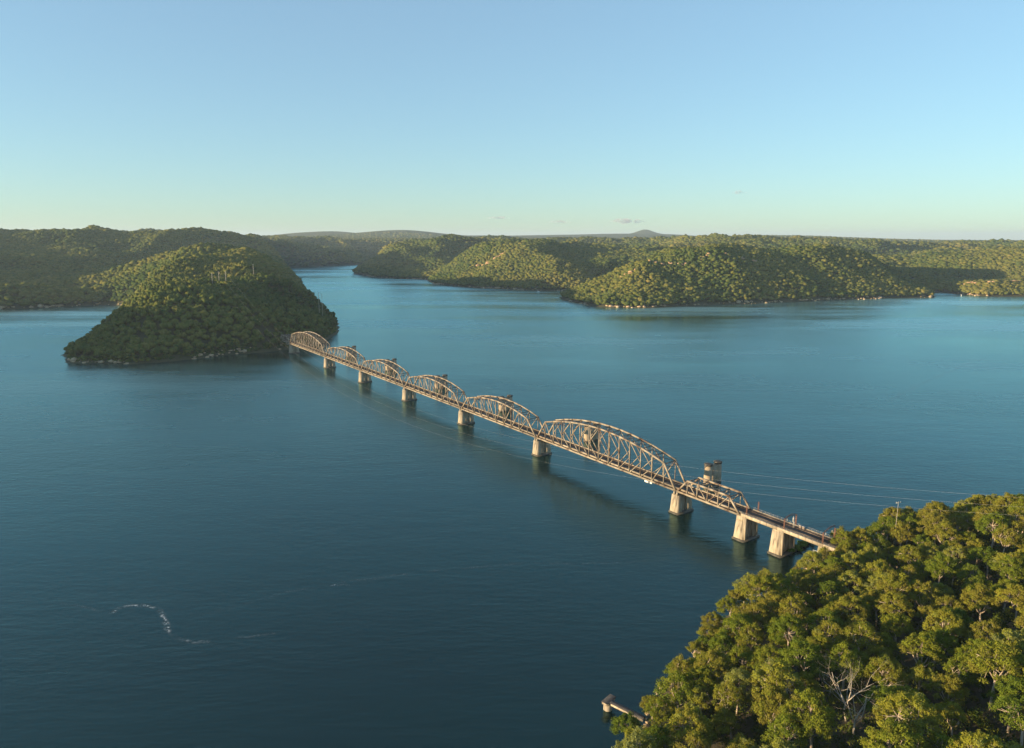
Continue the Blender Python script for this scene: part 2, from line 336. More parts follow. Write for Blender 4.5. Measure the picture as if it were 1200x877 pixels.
tc = N(n, "ShaderNodeTexCoord"); v1 = N(n, "ShaderNodeTexVoronoi"); v1.inputs["Scale"].default_value = 0.05; n.links.new(tc.outputs["Object"], v1.inputs["Vector"])
r_ = ramp(n, [(0.0, (0.040, 0.055, 0.020)), (0.5, (0.075, 0.085, 0.030)), (1.0, (0.12, 0.115, 0.045))]); n.links.new(v1.outputs["Color"], r_.inputs[0])
n.links.new(r_.outputs[0], b.inputs["Base Color"]); b.inputs["Roughness"].default_value = 1.0; b.inputs["Specular IOR Level"].default_value = 0.0
bp = N(n, "ShaderNodeBump"); bp.inputs["Strength"].default_value = 1.0; bp.inputs["Distance"].default_value = 9.0; bp.invert = True
n.links.new(v1.outputs["Distance"], bp.inputs["Height"]); n.links.new(bp.outputs[0], b.inputs["Normal"])
M["far"] = m
fo = link(bpy.data.objects.new("mountains", np_mesh("mountains", np.stack([X.ravel(), Y.ravel(), Z.ravel()], 1), q, M["far"], smooth=True))); fo["kind"] = "structure"

# water sheet, curved like the earth, one sheet out to the horizon
az = np.linspace(0, 2 * math.pi, 97)[:-1]; rr = np.concatenate([[40], np.geomspace(120, 31000, 60)])
A, RR = np.meshgrid(az, rr); X = RR * np.sin(A); Y = RR * np.cos(A); Z = -drop(X, Y)
k = len(az); I = np.arange(A.size).reshape(A.shape); J = np.roll(I, -1, 1)
q = np.stack([J[:-1], J[1:], I[1:], I[:-1]], -1).reshape(-1, 4)
V = np.concatenate([np.stack([X.ravel(), Y.ravel(), Z.ravel()], 1), [[0, 0, 0]]])
t = np.stack([np.full(k, len(V) - 1), J[0], I[0]], 1)
wo_ = link(bpy.data.objects.new("water", np_mesh("water", V, [q, t], M["water"], smooth=True))); wo_["kind"] = "structure"

# ------------------------------------------------------------------ forests (each a mass of tree crowns on its hill)
def ico(sub):
    bm = bmesh.new(); bmesh.ops.create_icosphere(bm, subdivisions=sub, radius=1.0)
    v = np.array([x.co[:] for x in bm.verts]); f = np.array([[x.index for x in p.verts] for p in bm.faces]); bm.free(); return v, f
ICO = {k: ico(k) for k in (1, 2, 3)}
def lump_variants(sub, n, amp, g):
    v, f = ICO[sub]; out = []
    for i in range(n):
        ph = g.random((6, 3)) * 6.28; k = g.normal(size=(6, 3)) * 2.6
        w = sum(np.sin(v @ k[j] + ph[j, 0]) for j in range(6)) / 6
        out.append(v * (1 + amp * (w * 1.6 + g.normal(size=len(v)) * 0.35))[:, None])
    return np.array(out), f
def blobs(name, P, rad, hgt, tint, sub, mt, g, amp=0.3):
    """crowns at P with given radii: every crown its own size, turn and lumps"""
    n = len(P); var, f = lump_variants(sub, 14, amp, g); nv = var.shape[1]
    vi = g.integers(0, 14, n); an = g.random(n) * 6.283; c, s = np.cos(an), np.sin(an)
    v = var[vi]; x = v[:, :, 0] * c[:, None] - v[:, :, 1] * s[:, None]; y = v[:, :, 0] * s[:, None] + v[:, :, 1] * c[:, None]
    W = np.stack([x * rad[:, None], y * rad[:, None], v[:, :, 2] * hgt[:, None]], -1) + P[:, None, :]
    T = np.clip(tint[:, None] + g.normal(size=(n, nv)) * 0.13, 0, 1)
    F = (f[None] + (np.arange(n) * nv)[:, None, None]).reshape(-1, 3)
    return np_mesh(name, W.reshape(-1, 3), F, mt, {"tint": T.ravel()})

def scatter(land, x0, x1, y0, y1, s0, k, g, margin=0.010, wide=0.86):
    """jittered points on a land at a spacing that grows with distance, without those deep behind a ridge"""
    out = []
    y = y0
    while y < y1:
        s = max(s0, k * y); band = max(6 * s, 60)
        gx = np.arange(max(x0, -wide * (y + band) - 80), min(x1, wide * (y + band) + 80), s); gy = np.arange(y, min(y + band, y1), s)
        if len(gx) and len(gy):
            X, Y = np.meshgrid(gx, gy); X = X + (g.random(X.shape) - .5) * s * 0.95; Y = Y + (g.random(Y.shape) - .5) * s * 0.95
            out.append(np.stack([X.ravel(), Y.ravel(), np.full(X.size, s)], 1))
        y += band
    P = np.concatenate(out); sd = land.sd(P[:, 0], P[:, 1]); ok = sd > 2.0; P = P[ok]; sd = sd[ok]
    z = land.h(P[:, 0], P[:, 1], sd)
    r = np.hypot(P[:, 0], P[:, 1]); b = np.clip(((np.degrees(np.arctan2(P[:, 0], P[:, 1])) + 80) / 0.1).astype(int), 0, 1599)
    hi = np.full(1600, -9.0); keep = np.zeros(len(P), bool)
    for i in np.argsort(r):
        top = (z[i] + 18 - EYE) / r[i]
        keep[i] = top > hi[b[i]] - margin
        lo = (z[i] + 6 - EYE) / r[i]
        if lo > hi[b[i]]: hi[b[i]] = lo
    return np.column_stack([P[keep, :2], z[keep], P[keep, 2], sd[keep]])

def forest(land, box, s0, k, sub, name, label, g, lumps=1, skip=None, wide=0.86):
    Q = scatter(land, *box, s0, k, g, 0.010, wide)
    if skip is not None: Q = Q[~skip(Q)]
    s = Q[:, 3]; n = len(Q); size = g.uniform(0.72, 1.25, n) * np.where(g.random(n) < 0.12, 1.25, 1)
    patch = 0.48 + 0.5 * fbm(Q[:, 0], Q[:, 1], 160, 6, 3)
    tint = np.clip(patch + g.normal(size=n) * 0.09, 0, 1)
    P, rad, hg, tt = [], [], [], []
    for j in range(lumps):
        off = np.zeros((n, 3)); f = 1.0
        if lumps > 1:
            a = g.random(n) * 6.283; big = lumps > 4; d = s * size * (0.42 if big else 0.36) * (j > 0) * g.uniform(.6, 1.1, n); f = (g.uniform(0.32, 0.52, n) if big else g.uniform(0.5, 0.8, n)) if j else (0.62 if big else 0.8)
            off = np.stack([np.cos(a) * d, np.sin(a) * d, (g.random(n) - 0.55) * s * 0.5 * (j > 0)], 1)
        rr_ = (0.66 if lumps > 4 else 0.90) * s * size * f
        th = np.minimum(11, 0.9 * s + 3) * size
        P.append(np.column_stack([Q[:, 0], Q[:, 1], Q[:, 2] + th * 0.62]) + off); rad.append(rr_); hg.append(rr_ * (g.uniform(0.75, 1.05, n) if lumps > 4 else g.uniform(0.38, 0.78, n)) + 0.6); tt.append(np.clip(tint + g.normal(size=n) * 0.06, 0, 1))
    me = blobs(name, np.concatenate(P), np.concatenate(rad), np.concatenate(hg), np.concatenate(tt), sub, M["forest"], g)
    print("forest", label, n, len(me.polygons))
    return tag(link(bpy.data.objects.new(name, me)), label, "forest", kind="stuff"), Q

g = np.random.default_rng(3)
HEADROW = []
def head_skip(Q): return Q[:, 4] < 3
_, Qh = forest(west, (-720, -265, 870, 1500), 9.4, 0, 1, "forest", "dense dark green gum forest covering the headland at the far end of the bridge", g, 9, head_skip)
forest(west, (-3300, -330, 1500, 5000), 7.6, 0.0031, 1, "forest", "gum forest over the plateau and slopes left of the channel", g, 1)
forest(westoff, (-1700, -900, 420, 1050), 13, 0, 1, "forest", "forest on the ridge outside the view on the sunset side", g, 1, None, 9.0)
forest(east, (-760, 3300, 1590, 2350), 7.4, 0.0034, 1, "forest", "sunlit gum forest on the steep hill right of the channel", g, 3)
forest(east, (-760, 3800, 2350, 5000), 7.8, 0.0031, 1, "forest", "gum forest on the hills and plateau behind the right bank", g, 1)
# crowns on the far plateau
P = []
for y in np.geomspace(4700, 8200, 46):
    s = y * 0.0046; x = np.arange(-0.8 * y, 0.8 * y, s); yy = y + (g.random(len(x)) - .5) * y * 0.012; P.append(np.column_stack([x + (g.random(len(x)) - .5) * s, yy, np.full(len(x), s)]))
P = np.concatenate(P); r0 = np.hypot(P[:, 0], P[:, 1]); e = np.clip((r0 - 4600) / 500, 0, 1); e = 1 - (1 - e) ** 1.6
z = far_h(P[:, 0], P[:, 1]) * e - 8 * (1 - e) - drop(P[:, 0], P[:, 1]); ok = z > 1 - drop(P[:, 0], P[:, 1]); P = P[ok]; z = z[ok]
s = P[:, 2] * g.uniform(0.7, 1.2, len(P))
me = blobs("forest", np.column_stack([P[:, :2], z + 3]), 0.6 * s, 0.30 * s + 2, np.clip(0.5 + g.normal(size=len(P)) * 0.2, 0, 1), 1, M["forest"], g)
tag(link(bpy.data.objects.new("forest", me)), "far off hazy forest on the plateau near the horizon", "forest", kind="stuff")

# ------------------------------------------------------------------ rocks along the shores, cliffs on the slopes
def rocks(land, name, label, lo, hi, step, size, g, inland=0.0):
    P = land.poly; pts = []
    for i in range(len(P)):
        a, b_ = P[i], P[(i + 1) % len(P)]; L = np.linalg.norm(b_ - a); mid = (a + b_) / 2
        if not (lo[0] < mid[0] < hi[0] and lo[1] < mid[1] < hi[1]): continue
        for t in np.arange(0, L, step): pts.append(a + (b_ - a) * (t / L))
    pts = np.array(pts); pts = pts[g.random(len(pts)) < np.clip(3.2 * (vn(pts[:, 0], pts[:, 1], 45, 2) - .38), .06, 1)]
    # walk each point on to the wobbling water's edge
    for _ in range(6):
        sd = land.sd(pts[:, 0], pts[:, 1]); e_ = 2.0
        gx = (land.sd(pts[:, 0] + e_, pts[:, 1]) - sd) / e_; gy = (land.sd(pts[:, 0], pts[:, 1] + e_) - sd) / e_
        L = np.maximum(np.hypot(gx, gy), 0.3); st = (inland - sd) * 0.8; pts = pts + np.column_stack([gx / L * st, gy / L * st])
    sd = land.sd(pts[:, 0], pts[:, 1]); pts = pts[np.abs(sd - inland) < 6]
    pts = pts + g.normal(size=pts.shape) * size * 0.9
    sc = size * g.lognormal(0, 0.6, len(pts)).clip(.3, 2.6); z = np.maximum(land.h(pts[:, 0], pts[:, 1]), -0.2)
    me = blobs(name, np.column_stack([pts, z + sc * 0.05]), sc, sc * g.uniform(0.35, 0.75, len(pts)), np.full(len(pts), .5), 1, M["rock"], g, 0.28)
    tag(link(bpy.data.objects.new(name, me)), label, "rocks", kind="stuff")
rocks(west, "shore_rocks", "pale boulders and ledges along the foot of the headland", (-760, 860), (-320, 1500), 2.6, 2.0, g, 1)
rocks(west, "shore_rocks", "sunlit rocks on the shore of the bay at far left", (-1700, 1300), (-740, 1720), 4, 3.0, g, 2)
rocks(east, "shore_rocks", "line of pale rocks along the foot of the right bank", (-760, 1590), (2300, 3200), 4, 2.6, g, 2)
rocks(near, "shore_rocks", "sandstone boulders at the waterline below the near trees", (-60, 100), (190, 370), 1.4, .8, g, 0)

def cliff(label, pts, land, size, n, g):
    P = np.array([p[:2] for p in pts]); idx = g.integers(0, len(P) - 1, n) if len(P) > 1 else np.zeros(n, int); t = g.random(n)
    Q = P[idx] * (1 - t)[:, None] + P[np.minimum(idx + 1, len(P) - 1)] * t[:, None] + g.normal(size=(n, 2)) * size * 0.5
    k = 3; Q = np.repeat(Q, k, 0) + g.normal(size=(n * k, 2)) * [size * .9, size * .4]; n = n * k
    sc = size * .6 * g.lognormal(0, 0.4, n); z = land.h(Q[:, 0], Q[:, 1])
    me = blobs("cliff", np.column_stack([Q, z + 5 + g.random(n) * 7]), sc, sc * g.uniform(0.35, 0.8, n), np.full(n, .5), 1, M["cliff"], g, 0.42)
    tag(link(bpy.data.objects.new("cliff", me)), label, "cliff", kind="structure")
cliff("orange sandstone outcrop high on the right hill", [px(735, 312, 1800), px(745, 316, 1790)], east, 6, 8, g)
cliff("broken sandstone ledges along the upper right hill", [px(760, 304, 1840), px(800, 306, 1850), px(850, 304, 1880), px(890, 308, 1880)], east, 4.5, 26, g)
cliff("sandstone band on the hill beyond the channel", [px(560, 300, 2480), px(580, 303, 2460), px(590, 298, 2500)], east, 7, 18, g)
cliff("low pale cliff above the shore at far right", [px(1130, 330, 2060), px(1165, 336, 2020), px(1200, 322, 2080)], east, 5, 14, g)

exec_later = []
# ------------------------------------------------------------------ the railway bridge
ANG = -0.9599; B0 = Vector((-308.5, 965.17, 0))
UX = Vector((math.cos(ANG), math.sin(ANG), 0)); VX = Vector((-UX.y, UX.x, 0))
def bw(u, v, z=0): return B0 + UX * u + VX * v + Vector((0, 0, z))
bridge = empty("railway_bridge", B0, ANG)
tag(bridge, "long steel truss railway bridge on concrete piers crossing the wide river", "bridge")
V1, V2 = 1.7, 11.6; ZB = 13.7
PU = [-3.0 + s for s in (0, 136, 244.5, 353, 461.5, 570, 705.8, 751, 773.2)]

def add_part(name, me, parent): return link(bpy.data.objects.new(name, me), parent)
def span_meshes(L, npan, ztop, kind):
    """meshes of one truss span in its own frame: x along the span from 0 to L, y across, z up"""
    p = (L - 1.6) / npan; X = [0.8 + i * p for i in range(npan + 1)]; H = npan // 2
    zt = [ZB] + [ztop(i / npan) for i in range(1, npan)] + [ZB]
    out = []
    def one(name, f, m="steel"):
        b_ = MB(); f(b_); out.append((name, b_.mesh(name, M[m])))
    for v in (V1, V2):
        one("bottom_chord", lambda b_: b_.bar((X[0] - .3, v, ZB), (X[-1] + .3, v, ZB), .75, 1.0))
        def tc_(b_):
            for i in range(1, npan - 1): b_.bar((X[i] - .15, v, zt[i]), (X[i + 1] + .15, v, zt[i + 1]), .95, .95)
        one("top_chord", tc_)
        one("end_post", lambda b_: b_.bar((X[0], v, ZB), (X[1], v, zt[1] - .1), .92, .9))
        one("end_post", lambda b_: b_.bar((X[-1], v, ZB), (X[-2], v, zt[-2] - .1), .92, .9))
        for i in range(1, npan):
            w = .36 if i in (1, npan - 1) else .52
            one("vertical", lambda b_: b_.bar((X[i], v, ZB), (X[i], v, zt[i]), w, w * .9))
        dg = []
        if kind == "K":
            for i in range(2, H): dg += [(i, .5, i + 1, 1), (i, .5, i + 1, 0)]
            dg.append((1, 1, 2, 0)); dg += [(npan - a, ha, npan - c_, hc) for a, ha, c_, hc in list(dg)]
        else:
            for i in range(1, H): dg.append((i, 1, i + 1, 0))
            dg += [(npan - a, ha, npan - c_, hc) for a, ha, c_, hc in list(dg)]
        for a, ha, c_, hc in dg:
            one("diagonal", lambda b_: b_.bar((X[a], v, ZB + (zt[a] - ZB) * ha), (X[c_], v, ZB + (zt[c_] - ZB) * hc), .44, .42))
    def brace(b_):
        for i in range(1, npan):
            b_.bar((X[i], V1, zt[i] - .3), (X[i], V2, zt[i] - .3), .35, .5)
            zl = max(zt[i] - (2.2 if kind != "K" else 3.0), ZB + 6.4)
            if zl < zt[i] - 1:
                b_.bar((X[i], V1, zl), (X[i], V2, zl), .3, .35)
                k = 4
                for j in range(k):
                    va = V1 + (V2 - V1) * j / k; vb = V1 + (V2 - V1) * (j + 1) / k
                    b_.bar((X[i], va, zl if j % 2 == 0 else zt[i] - .3), (X[i], vb, zt[i] - .3 if j % 2 == 0 else zl), .16, .18)
        for i in range(1, npan - 1):
            b_.bar((X[i], V1, zt[i] - .25), (X[i + 1], V2, zt[i + 1] - .25), .26, .26); b_.bar((X[i], V2, zt[i] - .5), (X[i + 1], V1, zt[i + 1] - .5), .26, .26)
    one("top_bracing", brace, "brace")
    def floor(b_):
        for i in range(npan + 1): b_.bar((X[i], V1 + .4, ZB + .1), (X[i], V2 - .4, ZB + .1), .4, 1.3)
        for v in (3.2, 4.8, 8.6, 10.2): b_.bar((X[0], v, ZB + .35), (X[-1], v, ZB + .35), .35, .9)
        b_.box(X[0] - .7, X[-1] + .7, 2.7, 10.7, ZB + .83, ZB + .98)
    one("floor", floor, "girder")
    for c_ in (4.0, 9.4):
        def sleepers(b_):
            for x in np.arange(X[0], X[-1], 1.3): b_.box(x, x + .7, c_ - 1.3, c_ + 1.3, ZB + .985, ZB + 1.16)
        one("sleepers", sleepers, "ballast")
    def rails(b_):
        for c_ in (4.0, 9.4):
            for s_ in (-.72, .72): b_.box(X[0] - .75, X[-1] + .75, c_ + s_ - .07, c_ + s_ + .07, ZB + 1.165, ZB + 1.34)
    one("rails", rails, "rail")
    def walk(b_):
        b_.box(X[0] - .6, X[-1] + .6, 2.14, 2.9, ZB + 1.0, ZB + 1.9)
        b_.box(X[0] - .6, X[-1] + .6, 10.5, 11.18, ZB + 1.0, ZB + 1.9)
    one("walkway", walk, "steel")
    return out
big = span_meshes(136.0, 14, lambda t: 25.9 + 9.8 * (1 - ((t - .5) / .5) ** 2 * 1.14) + .3, "K")
mid = span_meshes(108.5, 10, lambda t: 24.2 + 7.2 * (1 - ((t - .5) / .5) ** 2 * 1.25) - .2, "P")
small = span_meshes(45.2, 6, lambda t: 22.0, "P")
far_small = span_meshes(45.2, 6, lambda t: 22.0, "P")
for u, kind in ((PU[0] - 45.2, small), (PU[0], big), (PU[1], mid), (PU[2], mid), (PU[3], mid), (PU[4], mid), (PU[5], big), (PU[6], small)):
    sp = bpy.data.objects.new("truss_span", None); link(sp, bridge); sp.location = (u, 0, 0)
    for nme, me in kind: add_part(nme, me, sp)

def pier_meshes(top, th, wide):
    """H-shaped pier: two battered shafts, a thin web wall between, a cap; z 0 at the water"""
    out = []
    for v0, v1 in ((0.0, 4.6), (9.0, 13.6)):
        b_ = MB(); v = [(-th / 2, v0, -4), (th / 2, v0, -4), (th / 2, v1, -4), (-th / 2, v1, -4)]
        iv0 = 0.9 if v0 == 0 else 0; iv1 = 0.9 if v1 > 13 else 0
        v += [(-th / 2 + .75, v0 + iv0, top), (th / 2 - .75, v0 + iv0, top), (th / 2 - .75, v1 - iv1, top), (-th / 2 + .75, v1 - iv1, top)]
        b_.add(v, [(3, 2, 1, 0), (4, 5, 6, 7), (0, 1, 5, 4), (1, 2, 6, 5), (2, 3, 7, 6), (3, 0, 4, 7)])
        out.append(("shaft", b_.mesh("shaft", M["concrete"])))
    b_ = MB(); b_.box(-th / 2 + 1.5, th / 2 - 1.5, 4.55, 9.05, -4, top - .5, .2, 0); out.append(("web_wall", b_.mesh("web_wall", M["concrete"])))
    b_ = MB(); b_.box(-th / 2 - .25, th / 2 + .25, -.3, 13.9, -3.5, 1.05); out.append(("footing", b_.mesh("footing", M["waterline"])))
    if wide:
        b_ = MB(); b_.box(-th / 2 + .9, th / 2 - .9, 1.0, 12.6, top + .004, ZB + .0); out.append(("bearing_block", b_.mesh("bearing_block", M["concrete"])))
    else:
        b_ = MB()
        for v in (V1, V2):
            for x in (-1.1, 1.1): b_.box(x - .55, x + .55, v - .75, v + .75, top + .004, ZB - .52, .15, .2)
        out.append(("bearing", b_.mesh("bearing", M["steel"])))
    return out
std = pier_meshes(11.3, 6.3, False)
for i, u in enumerate(PU[:7] + [PU[0] - 45.2]):
    pr = bpy.data.objects.new("pier", None); link(pr, bridge); pr.location = (u, -0.1, 0)
    for nme, me in std: add_part(nme, me, pr)
    if i == 7: pr.scale = (1, 1, 1)
# the two tall concrete piers and the abutment of the approach, with pilasters up to the parapet
def approach_pier(top, th, u, foot=True):
    pr = bpy.data.objects.new("pier", None); link(pr, bridge); pr.location = (u, -0.1, 0)
    for v0, v1, s_ in ((0.0, 4.2, 1), (9.4, 13.6, -1)):
        b_ = MB(); iv0 = 1.3 if s_ > 0 else 0; iv1 = 1.3 if s_ < 0 else 0
        v = [(-th / 2, v0, -4), (th / 2, v0, -4), (th / 2, v1, -4), (-th / 2, v1, -4), (-th / 2 + .7, v0 + iv0, top), (th / 2 - .7, v0 + iv0, top), (th / 2 - .7, v1 - iv1, top), (-th / 2 + .7, v1 - iv1, top)]
        b_.add(v, [(3, 2, 1, 0), (4, 5, 6, 7), (0, 1, 5, 4), (1, 2, 6, 5), (2, 3, 7, 6), (3, 0, 4, 7)])
        b_.build("shaft", M["concrete"], pr)
    MB().box(-th / 2 + 1.2, th / 2 - 1.2, 4.15, 9.45, -4, top - .4).build("web_wall", M["concrete"], pr)
    for v in (1.9, 11.7):
        MB().box(th / 2 - .9, th / 2 + .65, v - .65, v + .65, -3.9, 14.2).build("pilaster", M["concrete"], pr)
    MB().box(-th / 2 + .75, th / 2 - .95, 1.35, 12.25, top + .004, 13.4).build("cap", M["concrete"], pr)
    if foot: MB().box(-th / 2 - .25, th / 2 + .9, -.3, 13.9, -3.5, 1.05).build("footing", M["waterline"], pr)
approach_pier(10.6, 6.2, PU[7]); approach_pier(12.6, 6.4, PU[8]); approach_pier(12.6, 6.0, 795.2, False)
# concrete girder spans with ballast deck and parapets
for u0, u1 in ((PU[7] + .2, PU[8] - .1), (PU[8] + .1, 795.0), (795.3, 818.0)):
    sp = bpy.data.objects.new("girder_span", None); link(sp, bridge); sp.location = (u0, 0, 0); L = u1 - u0
    for v in (1.3, 11.2): MB().box(0, L, v, v + 1.0, 13.42, 15.0).build("edge_girder", M["concrete"], sp)
    MB().box(0, L, 2.31, 11.19, 13.45, 14.1).build("slab", M["concrete"], sp)
    MB().box(.02, L - .02, 2.32, 11.18, 14.104, 14.62).build("ballast", M["ballast"], sp)
    b_ = MB()
    for c_ in (4.0, 9.4):
        for s_ in (-.72, .72): b_.box(0, L, c_ + s_ - .07, c_ + s_ + .07, 14.63, 14.95)
    b_.build("rails", M["rail"], sp)
    b_ = MB()
    for x in np.arange(.3, L, 2.4):
        for v in (1.45, 12.05): b_.bar((x, v, 15), (x, v, 16.0), .05, .05)
    for v in (1.45, 12.05):
        for zz in (15.5, 15.98): b_.bar((0, v, zz), (L, v, zz), .04, .04)
    b_.build("handrail", M["galv"], sp)

# electrification masts on the deck
def mast(u, beam, label, hz):
    o = empty("catenary_mast", bw(u, 0, 0), ANG); tag(o, label, "mast", "catenary masts on the bridge approach")
    for v in (1.75, 11.75):
        b_ = MB()
        b_.bar((-.22, v, 14.98), (-.22, v, hz), .1, .32); b_.bar((.22, v, 14.98), (.22, v, hz), .1, .32)
        for zz in np.arange(15.6, hz, .8): b_.bar((-.22, v, zz), (.22, v, zz + .5), .08, .06)
        b_.build("post", M["rust"], o)
    if beam:
        b_ = MB(); pts = [(0, 1.75 + 10 * t, hz + 1.2 * math.sin(math.pi * t) * (1 if beam == 1 else .7) + (0 if beam == 1 else 1.4 * t)) for t in np.linspace(0, 1, 9)]
        for a, c_ in zip(pts[:-1], pts[1:]): b_.bar(a, c_, .2, .22); b_.bar((a[0], a[1], a[2] - .7), (c_[0], c_[1], c_[2] - .7), .12, .12); b_.bar(a, (c_[0], c_[1], c_[2] - .7), .08, .08)
        b_.build("beam", M["rust"], o)
    b_ = MB()
    for v in (4.0, 9.4): b_.cyl(0, v, hz - 1.6, hz - .5, .12, n=8); b_.bar((0, v, hz - 1.6), (1.4, v + .8, hz - 1.3), .07, .07)
    if beam: b_.build("insulator", M["galv"], o)
    return o
mast(PU[7] + 3.4, 0, "pair of red brown masts without a beam where the steel trusses end", 20.2)
mast(PU[8] + 3.6, 1, "red brown mast portal with arched beam over the second concrete pier", 20.6)
mast(PU[8] + 24.5, 2, "red brown mast portal beside the trees at the shore end of the deck", 20.6)
# white signal gear beside the track
o = empty("signal_post", bw(PU[8] + 4.6, 8.2, 14.62), ANG); tag(o, "white signal post with ladder between the tracks beside the mast portal", "signal")
MB().cyl(0, 0, 0, 5.2, .16, n=10).build("post", M["galv"], o); MB().box(-.35, .35, -.45, .45, 3.4, 5.4).build("signal_head", M["galv"], o)
b_ = MB()
for v in (-.25, .25): b_.bar((.5, v, 0), (.5, v, 4.4), .06, .06)
for zz in np.arange(.4, 4.4, .45): b_.bar((.5, -.25, zz), (.5, .25, zz), .05, .05)
b_.build("ladder", M["galv"], o)
for i, (du, dv) in enumerate(((7.3, 10.2), (9.0, 10.3))):
    o = empty("relay_cabinet", bw(PU[8] + du, dv, 14.62), ANG); tag(o, ("pale relay cabinet beside the far rail nearest the mast portal", "pale relay cabinet beside the far rail further from the mast portal")[i], "cabinet")
    MB().box(-.6, .6, -.4, .4, 0, 1.5).build("case", M["walk"], o); MB().box(-.68, .68, -.48, .48, 1.504, 1.62).build("lid", M["galv"], o)

# navigation platforms under the big span and white boards (as in the photo, small boxes under the chord)
b_ = MB(); b_.box(111, 114, 1.0, 1.5, ZB - 1.5, ZB - .5); b_.box(115.4, 117, 1.0, 1.5, ZB - 1.3, ZB - .5)
o = b_.build("clearance_board", M["white"], bridge); o.location = (PU[5], 0, 0)

# ------------------------------------------------------------------ piers of the former bridge
names = ["old stone pier pair beyond the truss nearest the headland", "old stone pier pair beyond the second arched truss from the headland", "old stone pier pair beyond the third arched truss from the headland", "old stone pier pair beyond the fourth arched truss from the headland",
         "old stone pier pair seen through the largest arched truss", "tall old stone pier pair standing clear behind the low flat truss"]
OLD = None
for i, u in enumerate((69, 194, 318, 440, 561, 681)):
    if OLD is None:
        OLD = []
        for v in (56.5, 66.0):
            b_ = MB(); b_.tube([(0, v, -4), (0, v, 0), (0, v, 12.6)], [2.75, 2.7, 2.45], 24); OLD.append(("column", b_.mesh("column", M["old_stone"])))
            b_ = MB(); b_.tube([(0, v, 12.604), (0, v, 13.1), (0, v, 13.8), (0, v, 14.0)], [2.5, 2.8, 2.85, 2.4], 24); OLD.append(("cap", b_.mesh("cap", M["old_cap"])))
            b_ = MB(); b_.tube([(0, v, -3), (0, v, 1.0)], [2.95, 2.85], 24); OLD.append(("tide_band", b_.mesh("tide_band", M["waterline"])))
        b_ = MB(); b_.box(-1.7, 1.7, 58.0, 64.5, -4, 12.4); OLD.append(("link_wall", b_.mesh("link_wall", M["old_stone"])))
    o = empty("stone_pier", bw(u, 0, 0), ANG); tag(o, names[i], "pier", "piers of the former bridge")
    for nme, me in OLD: add_part(nme, me, o)

# ------------------------------------------------------------------ power poles and cables
def pole(x, y, z0, hgt, rad, label, arms=1, rz=0.6, group=None):
    o = empty("power_pole", (x, y, z0), rz); tag(o, label, "pole", group)
    MB().tube([(0, 0, -2), (0, 0, hgt)], [rad, rad * .7], 10).build("shaft", M["pole"], o, True)
    b_ = MB()
    for i in range(arms): b_.bar((-1.3, 0, hgt - .6 - i * 1.1), (1.3, 0, hgt - .6 - i * 1.1), .22, .22)
    b_.build("crossarm", M["pole"], o)
    b_ = MB()
    for i in range(arms):
        for x_ in (-1.1, 0, 1.1): b_.cyl(x_, 0, hgt - .5 - i * 1.1, hgt - .05 - i * 1.1, .1, n=6)
    b_.build("insulator", M["galv"], o)
    return o
def topole(x, ytop, ybot, Y, label, rad, group=None, land=None):
    a = px(x, ytop, Y); zt = a[2]; z0 = float((land or west).h([a[0]], [a[1]])[0]); return pole(a[0], a[1], z0, zt - z0, rad, label, group=group), (a[0], a[1], zt)
_, PA = topole(248, 320, 329, 1150, "left of three tall pale poles in a row on the headland crest", .42, "pale poles on the headland")
_, PB = topole(256, 318.5, 329, 1150, "middle of three tall pale poles in a row on the headland crest", .42, "pale poles on the headland")
_, PC = topole(264, 318, 328, 1150, "right of three tall pale poles in a row on the headland crest", .42, "pale poles on the headland")
topole(296.5, 310, 319, 1330, "single pale pole on the ridge behind the three headland poles", .4, "pale poles on the headland")
topole(373, 343, 352, 1215, "pole on the shaded shoulder of the headland, nearer the crest", .4, "poles on the headland shoulder")
topole(377, 345, 354, 1215, "pole on the shaded shoulder of the headland, nearer the water", .4, "poles on the headland shoulder")
pp = px(1053, 588, 318); pole(pp[0], pp[1], float(near.h([pp[0]], [pp[1]])[0]), pp[2] - float(near.h([pp[0]], [pp[1]])[0]), .10, "pale pole with crossarm poking out of the near treetops", 1, .2)
cable_labels = ["power cable sagging lowest across the river in front of the bridge", "power cable strung between the two others across the river", "power cable hanging highest of the three across the river"]
for i, (A_, yb, sg) in enumerate(((PA, 611, 84), (PB, 601, 80), (PC, 590, 76))):
    Bp = np.array(px(1302, yb, 182)); A_ = np.array(A_) - [0, 0, .4]; pts = []
    for t in np.linspace(0, 1, 90): p_ = A_ * (1 - t) + Bp * t; p_[2] -= 4 * sg * t * (1 - t); pts.append(p_)
    b_ = MB(); b_.tube(pts, np.linspace(.028, .010, 90), 5)
    tag(b_.build("power_cable", M["wire"]), cable_labels[i], "cable", "power cables over the river")

